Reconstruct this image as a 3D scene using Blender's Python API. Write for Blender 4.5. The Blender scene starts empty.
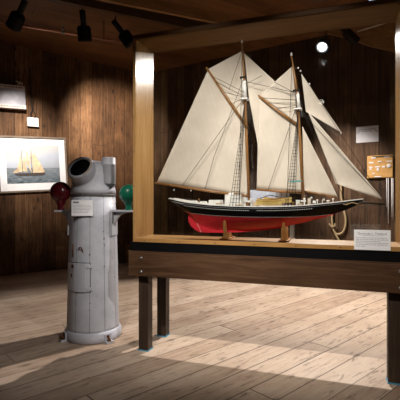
import bpy, bmesh, math, random
from mathutils import Vector as V, Matrix as M
random.seed(4)
SC = bpy.context.scene
COL = SC.collection
PI = math.pi
H = 1.1                      # camera height

# ------------------------------------------------------------------ camera and places
cam_d = bpy.data.cameras.new('camera'); cam = bpy.data.objects.new('camera', cam_d); COL.objects.link(cam)
cam_d.sensor_width = 36; cam_d.sensor_fit = 'HORIZONTAL'; cam_d.lens = 36
cam.location = (0, 0, H); cam.rotation_euler = (PI/2, 0, 0); cam_d.clip_start = .05
SC.camera = cam

def at(px, py, Y):
    return V(((px-200)/400*Y, Y, H+(200-py)/400*Y))

# display case frame: origin at the front left corner of the case, x along its length, y to its back
TH = math.atan2(-.319, .948)
CO = V((-.474, 2.889, 0)); U = V((math.cos(TH), math.sin(TH), 0)); W = V((-math.sin(TH), math.cos(TH), 0))
def cw(s, v, z): return CO + U*s + W*v + V((0, 0, z))
def cp(px, py, d):
    """point of the case frame lying at depth d behind the case front"""
    k = (px-200)/400; b = CO + W*d
    s = (k*b.y-b.x)/(U.x-k*U.y); Y = b.y+U.y*s
    return V((s, d, H+(200-py)/400*Y))

class Wall:
    def __init__(self, o, d, n): self.o, self.d, self.n = V(o), V(d).normalized(), V(n).normalized()
    def hit(self, px, py, off=0):
        k = (px-200)/400; o = self.o+self.n*off
        t = (k*o.y-o.x)/(self.d.x-k*self.d.y); p = o+self.d*t
        return V((p.x, p.y, H+(200-py)/400*p.y))
    def rot(self): return math.atan2(self.d.y, self.d.x)
WL = Wall((-2.9, 5.79, 0), (.788, .616, 0), (.616, -.788, 0))
WR = Wall((2.2, 5.3, 0), (.848, -.53, 0), (-.53, -.848, 0))
CORNER = V((-.982, 7.29, 0))
CEIL = 3.4

# ------------------------------------------------------------------ mesh helpers
class MB:
    def __init__(self): self.b = bmesh.new(); self.mi = 0
    def _f(self, vs, sm=False):
        try:
            f = self.b.faces.new(vs); f.material_index = self.mi; f.smooth = sm; return f
        except ValueError: return None
    def box(self, a, c, mat=None):
        x0, y0, z0 = a; x1, y1, z1 = c
        vs = [self.b.verts.new(p) for p in ((x0,y0,z0),(x1,y0,z0),(x1,y1,z0),(x0,y1,z0),(x0,y0,z1),(x1,y0,z1),(x1,y1,z1),(x0,y1,z1))]
        if mat is not None:
            for q in vs: q.co = mat @ q.co
        for ix in ((3,2,1,0),(4,5,6,7),(0,1,5,4),(1,2,6,5),(2,3,7,6),(3,0,4,7)): self._f([vs[i] for i in ix])
        return self
    def rings(self, rs, sm=True, cap0=True, cap1=True, closed=True):
        R = [[self.b.verts.new(p) for p in r] for r in rs]
        for a, c in zip(R, R[1:]):
            n = len(a)
            for i in range(n if closed else n-1):
                j = (i+1) % n; self._f([a[i], a[j], c[j], c[i]], sm)
        if cap0: self._f(list(reversed(R[0])))
        if cap1: self._f(R[-1])
        return self
    def tube(self, pts, r, n=8, sm=True):
        pts = [V(p) for p in pts]; m = len(pts)
        rr = r if isinstance(r, (list, tuple)) else [r]*m
        t0 = (pts[1]-pts[0]).normalized(); up = V((0,0,1)) if abs(t0.z) < .9 else V((1,0,0))
        x = t0.cross(up).normalized(); rs = []
        for i, p in enumerate(pts):
            t = (pts[min(i+1,m-1)]-pts[max(i-1,0)]).normalized()
            x = (x-t*x.dot(t)).normalized(); y = t.cross(x)
            rs.append([p+(x*math.cos(a)+y*math.sin(a))*rr[i] for a in [2*PI*k/n for k in range(n)]])
        self.rings(rs, sm); return self
    def lathe(self, prof, mat=None, n=40, sm=True, cap0=True, cap1=True):
        rs = []
        for r, z in prof:
            ring = [V((r*math.cos(2*PI*k/n), r*math.sin(2*PI*k/n), z)) for k in range(n)]
            rs.append([mat @ p for p in ring] if mat is not None else ring)
        self.rings(rs, sm, cap0, cap1); return self
    def sphere(self, c, r, n=20, m=12, sc=(1,1,1)):
        c = V(c); pr = [(r*math.sin(PI*i/m) if 0 < i < m else r*.02, -r*math.cos(PI*i/m)) for i in range(m+1)]
        self.lathe(pr, M.Translation(c) @ M.Diagonal((*sc, 1)), n); return self
    def prism(self, pts, ext):
        """polygon (list of 3D points) extruded by the vector ext"""
        e = V(ext); a = [self.b.verts.new(V(p)) for p in pts]; c = [self.b.verts.new(V(p)+e) for p in pts]
        self._f(list(reversed(a))); self._f(c); n = len(a)
        for i in range(n): j = (i+1) % n; self._f([a[i], a[j], c[j], c[i]])
        return self
    def bevel(self, w, seg=2):
        bmesh.ops.bevel(self.b, geom=list(self.b.edges), offset=w, segments=seg, affect='EDGES', profile=.6, clamp_overlap=True); return self
    def build(self, name, mats, parent=None, loc=(0,0,0), rotz=0):
        bmesh.ops.recalc_face_normals(self.b, faces=self.b.faces)
        me = bpy.data.meshes.new(name); self.b.to_mesh(me); self.b.free()
        for m in (mats if isinstance(mats, (list, tuple)) else [mats]): me.materials.append(m)
        o = bpy.data.objects.new(name, me); COL.objects.link(o)
        o.location = loc; o.rotation_euler = (0,0,rotz)
        if parent: o.parent = parent
        return o

def tag(o, label, cat, group=None):
    o['label'] = label; o['category'] = cat
    if group: o['group'] = group
    return o
def thing(name, label, cat, loc=(0,0,0), rotz=0, group=None):
    o = bpy.data.objects.new(name, None); COL.objects.link(o); o.empty_display_size = .1
    o.location = loc; o.rotation_euler = (0,0,rotz)
    return tag(o, label, cat, group)
def struct(name, mb, mat, **k):
    o = mb.build(name, mat, **k); o['kind'] = 'structure'; return o

# ------------------------------------------------------------------ materials
class N:
    def __init__(self, name, rough=.6, spec=.3, metal=0.0):
        self.m = bpy.data.materials.new(name); self.m.use_nodes = True
        self.t = self.m.node_tree; self.b = self.t.nodes['Principled BSDF']
        self.b.inputs['Roughness'].default_value = rough; self.b.inputs['Specular IOR Level'].default_value = spec
        self.b.inputs['Metallic'].default_value = metal
    def n(self, ty, **k):
        o = self.t.nodes.new(ty)
        for a, v in k.items(): setattr(o, a, v)
        return o
    def l(self, a, b): self.t.links.new(a, b)
    def put(self, inp, v):
        if hasattr(v, 'is_linked') or hasattr(v, 'links'): self.l(v, inp)
        else: inp.default_value = v
    def math(self, op, a, b=0.0, clamp=False):
        o = self.n('ShaderNodeMath', operation=op, use_clamp=clamp); self.put(o.inputs[0], a); self.put(o.inputs[1], b); return o.outputs[0]
    def mix(self, f, a, b, bt='MIX'):
        o = self.n('ShaderNodeMix', data_type='RGBA', blend_type=bt); self.put(o.inputs[0], f)
        self.put(o.inputs[6], (*a, 1) if isinstance(a, tuple) and len(a) == 3 else a)
        self.put(o.inputs[7], (*b, 1) if isinstance(b, tuple) and len(b) == 3 else b); return o.outputs[2]
    def ramp(self, f, *st):
        o = self.n('ShaderNodeValToRGB'); e = o.color_ramp.elements
        while len(e) < len(st): e.new(.5)
        for q, (p, c) in zip(e, st): q.position = p; q.color = (*c, 1) if len(c) == 3 else c
        self.l(f, o.inputs[0]); return o.outputs[0]
    def coord(self, rot=(0,0,0), sc=(1,1,1)):
        c = self.n('ShaderNodeTexCoord'); mp = self.n('ShaderNodeMapping')
        self.l(c.outputs['Object'], mp.inputs[0]); mp.inputs['Rotation'].default_value = rot; mp.inputs['Scale'].default_value = sc
        return mp.outputs[0]
    def noise(self, vec, scale, detail=4, rough=.55, dist=0.0):
        o = self.n('ShaderNodeTexNoise'); self.l(vec, o.inputs['Vector'])
        o.inputs['Scale'].default_value = scale; o.inputs['Detail'].default_value = detail
        o.inputs['Roughness'].default_value = rough; o.inputs['Distortion'].default_value = dist; return o.outputs['Fac']
    def wn(self, v):
        o = self.n('ShaderNodeTexWhiteNoise', noise_dimensions='1D'); self.l(v, o.inputs['W']); return o.outputs['Value']
    def bump(self, h, s=.3, d=.01):
        o = self.n('ShaderNodeBump'); o.inputs['Strength'].default_value = s; o.inputs['Distance'].default_value = d
        self.l(h, o.inputs['Height']); self.l(o.outputs[0], self.b.inputs['Normal'])
    def col(self, v): self.put(self.b.inputs['Base Color'], (*v, 1) if isinstance(v, tuple) and len(v) == 3 else v); return self

def plain(name, c, rough=.6, spec=.3, metal=0.0, var=.12, scale=30):
    k = N(name, rough, spec, metal); f = k.noise(k.coord(), scale, 3)
    d = tuple(max(0, x*(1-var)) for x in c); e = tuple(min(1, x*(1+var)) for x in c)
    k.col(k.ramp(f, (.3, d), (.7, e))); return k.m

def wood(name, dark, mid, light, axis='x', scale=1.0, rough=.5, spec=.3, bump=.1):
    """solid timber with grain running along one axis of the piece"""
    k = N(name, rough, spec); sc = {'x': (1.2, 14, 14), 'y': (14, 1.2, 14), 'z': (14, 14, 1.2)}[axis]
    v = k.coord(sc=tuple(a*scale for a in sc)); f = k.noise(v, 1.6, 6, .6, .8); g = k.noise(v, 6, 3)
    f = k.math('ADD', k.math('MULTIPLY', f, .75), k.math('MULTIPLY', g, .25))
    k.col(k.ramp(f, (.3, dark), (.5, mid), (.72, light))); k.bump(f, bump, .004); return k.m

def planks(name, rot, width, cols, seam, rough=.6, spec=.25, length=3.0, seamw=.025, knots=True, var=.5, streak=0):
    """boards: local x across, local y along after rotating the coordinates"""
    k = N(name, rough, spec); v = k.coord(rot=rot)
    s = k.n('ShaderNodeSeparateXYZ'); k.l(v, s.inputs[0])
    u = k.math('DIVIDE', s.outputs[0], width); idx = k.math('FLOOR', u); fr = k.math('FRACT', u)
    r1 = k.wn(idx)
    al = k.math('ADD', k.math('DIVIDE', s.outputs[1], length), k.math('MULTIPLY', r1, 7.3))
    ix2 = k.math('ADD', k.math('MULTIPLY', k.math('FLOOR', al), 17.13), idx); r2 = k.wn(ix2)
    c = k.n('ShaderNodeCombineXYZ')
    k.l(k.math('MULTIPLY', s.outputs[0], 22), c.inputs[0])
    k.l(k.math('ADD', k.math('MULTIPLY', s.outputs[1], 1.3), k.math('MULTIPLY', r2, 31)), c.inputs[1])
    k.l(k.math('MULTIPLY', r2, 9), c.inputs[2])
    g = k.noise(c.outputs[0], 1.5, 6, .62, .9)
    blot = k.noise(v, 2.2, 4, .6)
    f = k.math('ADD', k.math('MULTIPLY', g, .55), k.math('MULTIPLY', blot, .45))
    f = k.math('ADD', f, k.math('MULTIPLY', k.math('SUBTRACT', r2, .5), var*.4))
    base = k.ramp(f, (.28, cols[0]), (.5, cols[1]), (.75, cols[2]))
    if knots:
        vo = k.n('ShaderNodeTexVoronoi'); mp = k.n('ShaderNodeMapping'); k.l(v, mp.inputs[0]); mp.inputs['Scale'].default_value = (7, 3.2, 3)
        k.l(mp.outputs[0], vo.inputs['Vector']); vo.inputs['Scale'].default_value = 1.0
        kn = k.ramp(vo.outputs['Distance'], (.07, (1,1,1)), (.17, (0,0,0)))
        base = k.mix(k.math('MULTIPLY', kn, .7), base, tuple(x*.35 for x in cols[0]))
    if streak:
        c2 = k.n('ShaderNodeCombineXYZ'); k.l(k.math('MULTIPLY', s.outputs[0], 34), c2.inputs[0]); k.l(k.math('MULTIPLY', s.outputs[1], 6.5), c2.inputs[1]); k.l(k.math('MULTIPLY', r2, 5), c2.inputs[2])
        sn = k.noise(c2.outputs[0], 1.0, 5, .7, .4); sr = k.ramp(sn, (.55, (0,0,0)), (.68, (1,1,1)))
        base = k.mix(k.math('MULTIPLY', sr, streak), base, tuple(x*.42 for x in cols[0]))
    e = k.math('MINIMUM', fr, k.math('SUBTRACT', 1, fr))
    fe = k.math('FRACT', al); ee = k.math('MULTIPLY', k.math('MINIMUM', fe, k.math('SUBTRACT', 1, fe)), length/width)
    wv = k.math('MULTIPLY', k.math('ADD', k.wn(k.math('ADD', idx, .37)), .25), seamw)
    sm = k.math('LESS_THAN', k.math('MINIMUM', e, ee), wv)
    k.col(k.mix(k.math('MULTIPLY', sm, .85), base, seam))
    hh = k.math('SUBTRACT', k.math('MULTIPLY', g, .3), sm); k.bump(hh, .35, .006)
    return k.m

def emit(name, c, st):
    k = N(name); k.b.inputs['Emission Color'].default_value = (*c, 1); k.b.inputs['Emission Strength'].default_value = st; k.col((.8,.8,.8)); return k.m

def glass_mat():
    m = bpy.data.materials.new('case glass'); m.use_nodes = True; t = m.node_tree; t.nodes.clear()
    o = t.nodes.new('ShaderNodeOutputMaterial'); a = t.nodes.new('ShaderNodeBsdfTransparent'); g = t.nodes.new('ShaderNodeBsdfGlossy')
    f = t.nodes.new('ShaderNodeFresnel'); f.inputs[0].default_value = 1.35; x = t.nodes.new('ShaderNodeMixShader')
    a.inputs[0].default_value = (.985, .99, .985, 1); g.inputs['Roughness'].default_value = .015
    t.links.new(f.outputs[0], x.inputs[0]); t.links.new(a.outputs[0], x.inputs[1]); t.links.new(g.outputs[0], x.inputs[2]); t.links.new(x.outputs[0], o.inputs[0])
    return m

FLOOR_ANG = math.atan2(.677, .736)
m_floor = planks('worn pine floorboards', (0, 0, PI/2-FLOOR_ANG), .19, ((.31,.21,.145), (.47,.355,.265), (.59,.475,.37)), (.06,.04,.028), .55, .25, 4.5, .022, streak=.85)
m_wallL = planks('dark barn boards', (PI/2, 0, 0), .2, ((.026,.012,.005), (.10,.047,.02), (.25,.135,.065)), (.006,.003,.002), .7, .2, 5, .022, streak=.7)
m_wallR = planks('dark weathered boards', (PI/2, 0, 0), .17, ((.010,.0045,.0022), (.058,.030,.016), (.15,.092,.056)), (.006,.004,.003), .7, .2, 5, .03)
m_ceil = planks('brown ceiling boards', (0, 0, 1.0), .22, ((.08,.032,.010), (.16,.066,.021), (.24,.108,.038)), (.02,.009,.004), .55, .3, 5, .02, False)
m_beam = wood('dark ceiling timber', (.03,.015,.007), (.06,.03,.012), (.10,.05,.02))
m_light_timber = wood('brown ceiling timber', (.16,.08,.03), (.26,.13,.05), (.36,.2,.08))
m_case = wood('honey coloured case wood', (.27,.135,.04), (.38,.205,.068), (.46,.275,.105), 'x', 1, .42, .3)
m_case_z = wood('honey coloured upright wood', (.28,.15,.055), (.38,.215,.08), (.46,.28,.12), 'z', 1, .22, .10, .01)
m_casetop = wood('darker case top wood', (.085,.036,.009), (.135,.062,.018), (.19,.095,.032), 'x', 1, .5, .15)  # top board toned darker than the honey boards
m_oak = wood('oiled oak stand', (.33,.15,.04), (.47,.23,.07), (.58,.31,.11), 'z', 3)
m_table = wood('dark stained table timber', (.040,.019,.009), (.075,.037,.018), (.125,.066,.034), 'x', 1.2, .5, .25)
m_leg = wood('dark stained leg timber', (.022,.013,.009), (.042,.026,.017), (.08,.052,.034), 'z', 1.2, .5, .3)
m_black = plain('black painted plinth', (.003,.003,.0035), .5, .15)
m_steel = plain('dull steel', (.35,.35,.36), .35, .5, .9)
m_screw = plain('dark screw steel', (.05,.045,.04), .4, .5, .8)
m_blue = plain('blue tape', (.08,.3,.45), .6)
m_glass = glass_mat()
m_sail = None
k = N('cream sailcloth', .85, .1); v = k.coord(); s_ = k.n('ShaderNodeSeparateXYZ'); k.l(v, s_.inputs[0])
fr = k.math('FRACT', k.math('MULTIPLY', k.math('ADD', s_.outputs[0], k.math('MULTIPLY', s_.outputs[2], .3)), 26))
sm = k.math('LESS_THAN', fr, .05)
nz = k.noise(v, 5, 4); base = k.ramp(nz, (.3, (.57,.50,.42)), (.7, (.69,.62,.535)))
k.col(k.mix(k.math('MULTIPLY', sm, .18), base, (.3,.24,.17)))
k.bump(k.noise(k.coord(sc=(9, 9, 1.6)), 1.2, 3), .5, .012)
m_sail = k.m
m_hullblack = plain('black hull paint', (.0025,.0025,.003), .45, .1)
m_hullred = plain('red bottom paint', (.64,.025,.042), .45, .35, 0, .06)
m_white = plain('white paint', (.78,.77,.74), .5)
m_deck = wood('pale deck planks', (.42,.33,.22), (.55,.45,.32), (.65,.55,.42), 'x', 4)
m_spar = wood('varnished spar', (.17,.07,.02), (.27,.125,.036), (.37,.19,.065), 'z', 4, .35, .5)
m_darkspar = plain('blackened spar', (.03,.022,.016), .4)
m_yellow = plain('buff yellow paint', (.66,.48,.17), .5)
m_rig = plain('tarred rigging', (.012,.009,.007), .8)
m_gold = plain('gold leaf', (.75,.6,.35), .35, .5, .4)
m_teal = plain('teal paint', (.05,.30,.30), .5)
m_paper = plain('white card', (.90,.90,.91), .8, .1, 0, .02)
m_ink = plain('grey ink', (.22,.22,.26), .9, .05)
m_inkpale = plain('pale grey ink', (.50,.50,.54), .9, .05)
m_rope = plain('manila rope', (.32,.24,.145), .9, .1, 0, .3, 120)
m_cord = plain('white cord', (.58,.57,.60), .9, .1)
m_plaque = wood('orange varnished board', (.34,.18,.055), (.43,.24,.085), (.50,.30,.12), 'x', 2)
m_copper = plain('pinkish copper pipe', (.75,.38,.28), .3, .5, .8)
m_can = plain('black lamp enamel', (.004,.004,.0045), .5, .25)
m_greybox = plain('dull grey metal', (.36,.35,.38), .45, .4, .2, .25, 9)
m_greyflange = plain('pale grey flange', (.58,.50,.45), .6)
m_cream = plain('cream carving', (.5,.42,.3), .7)
m_pframe = wood('taupe picture frame', (.14,.10,.07), (.21,.16,.12), (.30,.24,.18), 'x', 2, .35)
m_red = plain('dark red enamel', (.11,.006,.012), .25, .5, 0, .2, 6)
m_green = plain('green enamel', (.005,.12,.07), .35, .3, 0, .25, 6)
m_rust = plain('rust', (.09,.035,.012), .9, .1, 0, .5, 60)
m_void = plain('dark interior', (.004,.004,.004), .9, .05)
m_panel = plain('pale blue white board', (.76,.79,.86), .6)
m_lens_hot = emit('lit lamp lens', (.92,.96,1), 14)
m_lens_soft = emit('bluish lamp lens', (.62,.78,1), 1.2)
m_reflector = emit('lamp reflector glow', (.75,.85,1), .22)
m_lens_warm = emit('warm lamp lens', (1,.9,.75), 12)

def painted_grey(name, staves):
    k = N(name, .45, .35); c = k.n('ShaderNodeTexCoord'); s = k.n('ShaderNodeSeparateXYZ'); k.l(c.outputs['Object'], s.inputs[0])
    n1 = k.noise(c.outputs['Object'], 7, 5, .65); n2 = k.noise(c.outputs['Object'], 26, 4, .6)
    base = k.ramp(n1, (.3, (.40,.41,.45)), (.6, (.50,.51,.56)), (.8, (.56,.57,.61)))
    chip = k.ramp(n2, (.70, (0,0,0)), (.73, (1,1,1)))
    if staves:
        an = k.math('DIVIDE', k.math('ADD', k.math('ARCTAN2', s.outputs[1], s.outputs[0]), PI+.278), 2*PI/11)
        fr = k.math('FRACT', an); e = k.math('MINIMUM', fr, k.math('SUBTRACT', 1, fr))
        sm = k.math('LESS_THAN', e, .018)
        base = k.mix(k.math('MULTIPLY', sm, .72), base, (.09,.09,.09))
        edge = k.math('LESS_THAN', e, k.math('MULTIPLY', k.math('GREATER_THAN', n2, .62), .06))
        base = k.mix(k.math('MULTIPLY', edge, .8), base, (.12,.07,.04))
        k.bump(k.math('MULTIPLY', sm, -1), .4, .004)
    k.col(k.mix(k.math('MULTIPLY', chip, .8), base, (.16,.11,.08))); return k.m
m_grey = painted_grey('chipped grey paint', False)
m_stave = painted_grey('chipped grey staves', True)

# painting: hazy sky over a dark choppy sea
def print_mat():
    k = N('sea print', .5, .3); c = k.n('ShaderNodeTexCoord'); s = k.n('ShaderNodeSeparateXYZ'); k.l(c.outputs['Object'], s.inputs[0])
    z = s.outputs[2]; n1 = k.noise(c.outputs['Object'], 5, 5, .6); n2 = k.noise(k.coord(sc=(10, 10, 40)), 1.4, 5, .65)
    t = k.math('ADD', k.math('MULTIPLY', z, 2.2), k.math('MULTIPLY', s.outputs[0], -.5))
    sky = k.ramp(k.math('ADD', k.math('ADD', t, .1), k.math('MULTIPLY', n1, .5)), (.1, (.40,.42,.47)), (.5, (.50,.53,.60)), (.85, (.66,.61,.52)))
    sea = k.ramp(n2, (.35, (.05,.07,.085)), (.55, (.14,.175,.20)), (.75, (.45,.47,.48)))
    sea = k.mix(k.math('MULTIPLY', k.math('ADD', z, .27), 2.2, True), sea, (.35,.37,.40))
    k.col(k.mix(k.math('GREATER_THAN', z, -.055), sea, sky)); return k.m
m_print = print_mat()
m_psail = plain('painted cream sail', (.70,.53,.34), .6, .2, 0, .25, 14)
m_phull = plain('painted dark hull', (.07,.055,.05), .6)

# ------------------------------------------------------------------ the room
struct('floor', MB().box((-7, -5, -.08), (8, 9, 0)), m_floor)
struct('ceiling', MB().box((-7, -5, CEIL), (8, 9, CEIL+.08)), m_ceil)
def wall(name, wl, a, b, mat):
    L = (b-a)
    return struct(name, MB().box((0, 0, 0), (L, .1, CEIL)), mat, loc=wl.o+wl.d*a, rotz=wl.rot())
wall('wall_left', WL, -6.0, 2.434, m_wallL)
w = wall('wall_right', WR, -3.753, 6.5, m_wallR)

# ceiling timbers crossing at the upper left
def bar(name, p, q, wd, ht, mat):
    p, q = V(p), V(q); d = q-p; L = d.length
    return struct(name, MB().box((0, -wd/2, 0), (L, wd/2, ht)), mat, loc=p, rotz=math.atan2(d.y, d.x))
def cpt(px, py, z):
    Y = (z-H)*400/(200-py); return V(((px-200)/400*Y, Y, z))
a, b = cpt(30, -4, 3.25), cpt(145, 20, 3.25); d = (b-a)
bar('trim_1', a-d*.8, b+d*.9, .07, .15, m_beam)
a, b = cpt(95, -1, 3.28), cpt(150, 10, 3.28); d = (b-a)
bar('trim_2', a-d*1.2, b+d*1.6, .05, .12, m_light_timber)
# invented board on the right hand wall, its paler timber imitating a lit area
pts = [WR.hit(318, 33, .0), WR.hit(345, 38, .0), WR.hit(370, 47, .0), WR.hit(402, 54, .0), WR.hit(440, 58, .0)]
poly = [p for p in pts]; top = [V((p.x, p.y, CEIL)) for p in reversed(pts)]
struct('trim_lit_patch', MB().prism(poly+top[:-1], WR.n*.05), m_light_timber)

# ------------------------------------------------------------------ table and case
T = thing('display_table', 'long dark-stained timber table carrying the glazed ship case', 'table', CO, TH)
TOPZ = .722; BZ = .553
b = MB().box((-.048, 0, BZ), (1.84, .045, TOPZ)).bevel(.003); b.build('front_beam', m_table, T)
b = MB().box((-.02, .44, BZ), (1.84, .48, TOPZ)).bevel(.003); b.build('rear_beam', m_table, T)
for s0 in (-.02, 1.80): MB().box((s0, .045, BZ), (s0+.04, .44, TOPZ)).bevel(.003).build('end_beam', m_table, T)
MB().box((-.05, .002, TOPZ), (1.83, .478, TOPZ+.012)).build('tabletop', m_table, T)
for s0, v0 in ((.010, .045), (1.675, .045), (.010, .365), (1.735, .365)):
    lg = MB().box((s0, v0, .006), (s0+.078, v0+.075, BZ+.1)).bevel(.004).build('leg', m_leg, T)
    MB().box((s0-.004, v0-.004, 0), (s0+.082, v0+.079, .0075)).build('foot_pad', m_blue, lg)
for s0 in (.055, 1.735):
    for z0 in (.585, .682):
        MB().lathe([(.011, 0), (.011, .004), (.007, .008)], M.Translation((s0, 0, z0)) @ M.Rotation(PI/2, 4, 'X'), 16).build('bolt', m_steel, T)

CZ0, CZ1 = .798, .826          # base board
TZ0, TZ1 = 2.262, 2.292        # top board
DEP = .30; SL, SR = -.011, 1.772
CASE = thing('display_case', 'tall glazed wooden display case enclosing the model schooner', 'display case', cw(0, 0, TOPZ+.012), TH)
def cb(a, c): return MB().box((a[0], a[1], a[2]-TOPZ-.012), (c[0], c[1], c[2]-TOPZ-.012))
cb((-.035, .004, TOPZ+.012), (1.80, DEP+.04, CZ0)).build('plinth', m_black, CASE)
cb((SL, 0, CZ0), (SR, DEP, CZ1)).bevel(.0015).build('base_board', m_case, CASE)
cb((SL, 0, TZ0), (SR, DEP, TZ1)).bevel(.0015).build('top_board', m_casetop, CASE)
cb((SL, 0, CZ1), (SL+.021, DEP, TZ0)).build('side_panel', m_case_z, CASE)
cb((SR-.024, 0, CZ1), (SR, DEP, TZ0)).build('side_panel', m_case_z, CASE)
cb((SL+.021, .010, CZ1), (SR-.024, .014, TZ0)).build('front_pane', m_glass, CASE)
cb((SL+.021, DEP-.014, CZ1), (SR-.024, DEP-.010, TZ0)).build('rear_pane', m_glass, CASE)
def screw(s, z):
    MB().lathe([(.004, 0), (.004, .0015), (.002, .0025)], M.Translation((s, 0, z-TOPZ-.012)) @ M.Rotation(PI/2, 4, 'X'), 10).build('screw', m_screw, CASE)
for i in range(7):
    screw(SL+.09+i*.265, (CZ0+CZ1)/2-.002); screw(SL+.09+i*.265, (TZ0+TZ1)/2)
for i in range(6):
    screw(SL+.0105, .95+i*.25); screw(SR-.012, .95+i*.25)
    MB().lathe([(.004, 0), (.004, .0015), (.002, .0025)], M.Translation((SR-.024, .17, .98+i*.25-TOPZ-.012)) @ M.Rotation(-PI/2, 4, 'Y'), 10).build('screw', m_screw, CASE)

# ------------------------------------------------------------------ the model schooner
SO = V((.9, .15, CZ1)); CD = .15
S = thing('model_schooner', 'two-masted model schooner with cream sails, black topsides and red bottom', 'model ship', cw(*SO), TH)
def sp(px, py, d=CD): return cp(px, py, d)-SO
ST = [ # px, sheer y, waterline y, bottom y, half beam, fullness
 (172,199.0,None,201.6,.045,2.6),(174.5,199.4,None,203.6,.058,2.4),(180,200.6,None,207.2,.072,2.2),(186,201.7,211.5,212.0,.084,2.0),
 (190,202.4,212.4,214.5,.089,1.8),(196,203.2,213.2,224,.094,1.2),(203,204,214,228,.099,1.0),(215,205.2,215,230,.107,1.25),(235,206.3,216,230.5,.115,1.8),
 (255,206.8,216.5,229.8,.117,2.3),(275,206.8,216.7,227.8,.115,2.3),(290,206.4,216.7,225.4,.110,1.9),(305,205.6,216.4,222.4,.099,1.6),
 (320,204.3,215.6,218.6,.080,1.35),(334,202.9,214.0,214.1,.057,1.15),(347,201.3,None,209.6,.034,1.0),(356,200.2,None,205.6,.016,1.0),(363,199.4,None,202.2,.005,1.0)]
def interp(tab, x, i):
    for a, c in zip(tab, tab[1:]):
        if a[0] <= x <= c[0]:
            t = (x-a[0])/(c[0]-a[0]); f = lambda q: q[i] if q[i] is not None else q[3]
            return f(a)+(f(c)-f(a))*t
    return tab[-1][i]
NB, NT = 9, 6
rows = []; deckz = []
xs = []
for a, c in zip(ST, ST[1:]):
    for q in range(3): xs.append(a[0]+(c[0]-a[0])*q/3)
xs.append(363)
for x in xs:
    sh, wl, bo, hb, q = [interp(ST, x, i) for i in (1, 2, 3, 4, 5)]
    zs, zw, zb = sp(x, sh).z, sp(x, min(wl, bo)).z, sp(x, bo).z
    s = sp(x, 200).x; sec = []
    for i in range(NB+NT+1):
        z = zb+(zw-zb)*i/NB if i <= NB else zw+(zs-zw)*(i-NB)/NT
        h = (z-zb)/(zs-zb); wd = hb*(1-(1-h)**q) if h < 1 else hb
        wd = max(wd, .006 if x < 350 else .002)
        if h > .75: wd *= 1-.05*(h-.75)/.25
        sec.append((s, wd, z))
    rows.append(sec); deckz.append((s, sec[-1][1], zs))
hb_ = MB(); n = NB+NT+1
G = [[[hb_.b.verts.new((p[0], sg*p[1], p[2])) for p in sec] for sec in rows] for sg in (-1, 1)]
for side in G:
    for a, c in zip(side, side[1:]):
        for i in range(n-1):
            hb_.mi = 1 if i < NB else 0; hb_._f([a[i], c[i], c[i+1], a[i+1]], True)
for a, c, a2, c2 in zip(G[0], G[0][1:], G[1], G[1][1:]):
    hb_.mi = 1; hb_._f([a[0], c[0], c2[0], a2[0]])
hb_.mi = 0
for e in (0, -1):
    for i in range(n-1): hb_._f([G[0][e][i], G[0][e][i+1], G[1][e][i+1], G[1][e][i]])
hull = hb_.build('hull', [m_hullblack, m_hullred], S)
# deck
dk = MB(); L_ = [dk.b.verts.new((s, -w_*.97, z-.012)) for s, w_, z in deckz]; R_ = [dk.b.verts.new((s, w_*.97, z-.012)) for s, w_, z in deckz]
for i in range(len(L_)-1): dk._f([L_[i], L_[i+1], R_[i+1], R_[i]])
bmesh.ops.solidify(dk.b, geom=list(dk.b.faces), thickness=.003)
dk.build('deck', m_deck, S)
# rail cap
rc = MB()
for sg in (-1, 1):
    rc.rings([[V((s, sg*(w_+.004), z)), V((s, sg*(w_-.012 if w_ > .02 else w_*.4), z)), V((s, sg*(w_-.012 if w_ > .02 else w_*.4), z+.006)), V((s, sg*(w_+.004), z+.006))] for s, w_, z in deckz], False)
rc.box((deckz[0][0]-.008, -deckz[0][1]-.004, deckz[0][2]), (deckz[0][0]+.008, deckz[0][1]+.004, deckz[0][2]+.006))
rc.build('rail', m_white, S)
# white quarter boards aft and grey rubbing line
qb = MB()
for sg in (-1, 1):
    pr = [(s, w_, z) for s, w_, z in deckz if s < sp(222, 200).x]
    qb.rings([[V((s, sg*(w_-.002), z)), V((s, sg*(w_-.007), z)), V((s, sg*(w_-.007), z+.009)), V((s, sg*(w_-.002), z+.009))] for s, w_, z in pr], False)
qb.build('quarter_board', m_white, S)
def side_at(x, yy):
    sh, wl, bo, hb, q = [interp(ST, x, i) for i in (1, 2, 3, 4, 5)]
    zs, zb = sp(x, sh).z, sp(x, bo).z; z = sp(x, yy).z; h = min(1, max(0, (z-zb)/(zs-zb))); w_ = hb*(1-(1-h)**q)
    return V((sp(x, 200).x, w_, z))
SDS = {}
for i in range(62):
    x = 174.5+i*2.25
    if 253 < x < 259: continue
    dy = interp(ST, x, 1)+ (3.4 if x > 186 else 2.2)
    p, q = side_at(x, dy), side_at(x+1.1, dy+.05)
    for sg in (-1, 1):
        SDS.setdefault((sg, x > 255), MB()).prism([(p.x, sg*(p.y+.0015), p.z-.0018), (q.x, sg*(q.y+.0015), q.z-.0018), (q.x, sg*(q.y+.0015), q.z+.0018), (p.x, sg*(p.y+.0015), p.z+.0018)], (0, sg*.001, 0))
for sd in SDS.values(): sd.build('scupper_row', m_white, S)
ln = MB()
for sg in (-1, 1):
    ln.tube([(lambda p: (p.x, sg*(p.y+.001), p.z))(side_at(x, interp(ST, x, 1)+1.5)) for x in range(176, 352, 4)], .0012, 6)
ln.build('rubbing_strake', plain('grey strake paint', (.3,.31,.33), .4), S)
wlb = MB()
for sg in (-1, 1):
    wlb.tube([(lambda p: (p.x, sg*(p.y+.0005), p.z))(side_at(x, interp(ST, x, 2))) for x in range(194, 332, 4)], .0013, 6)
wlb.build('waterline_stripe', plain('waterline paint', (.35,.33,.33), .4), S)
gs = MB()
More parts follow.
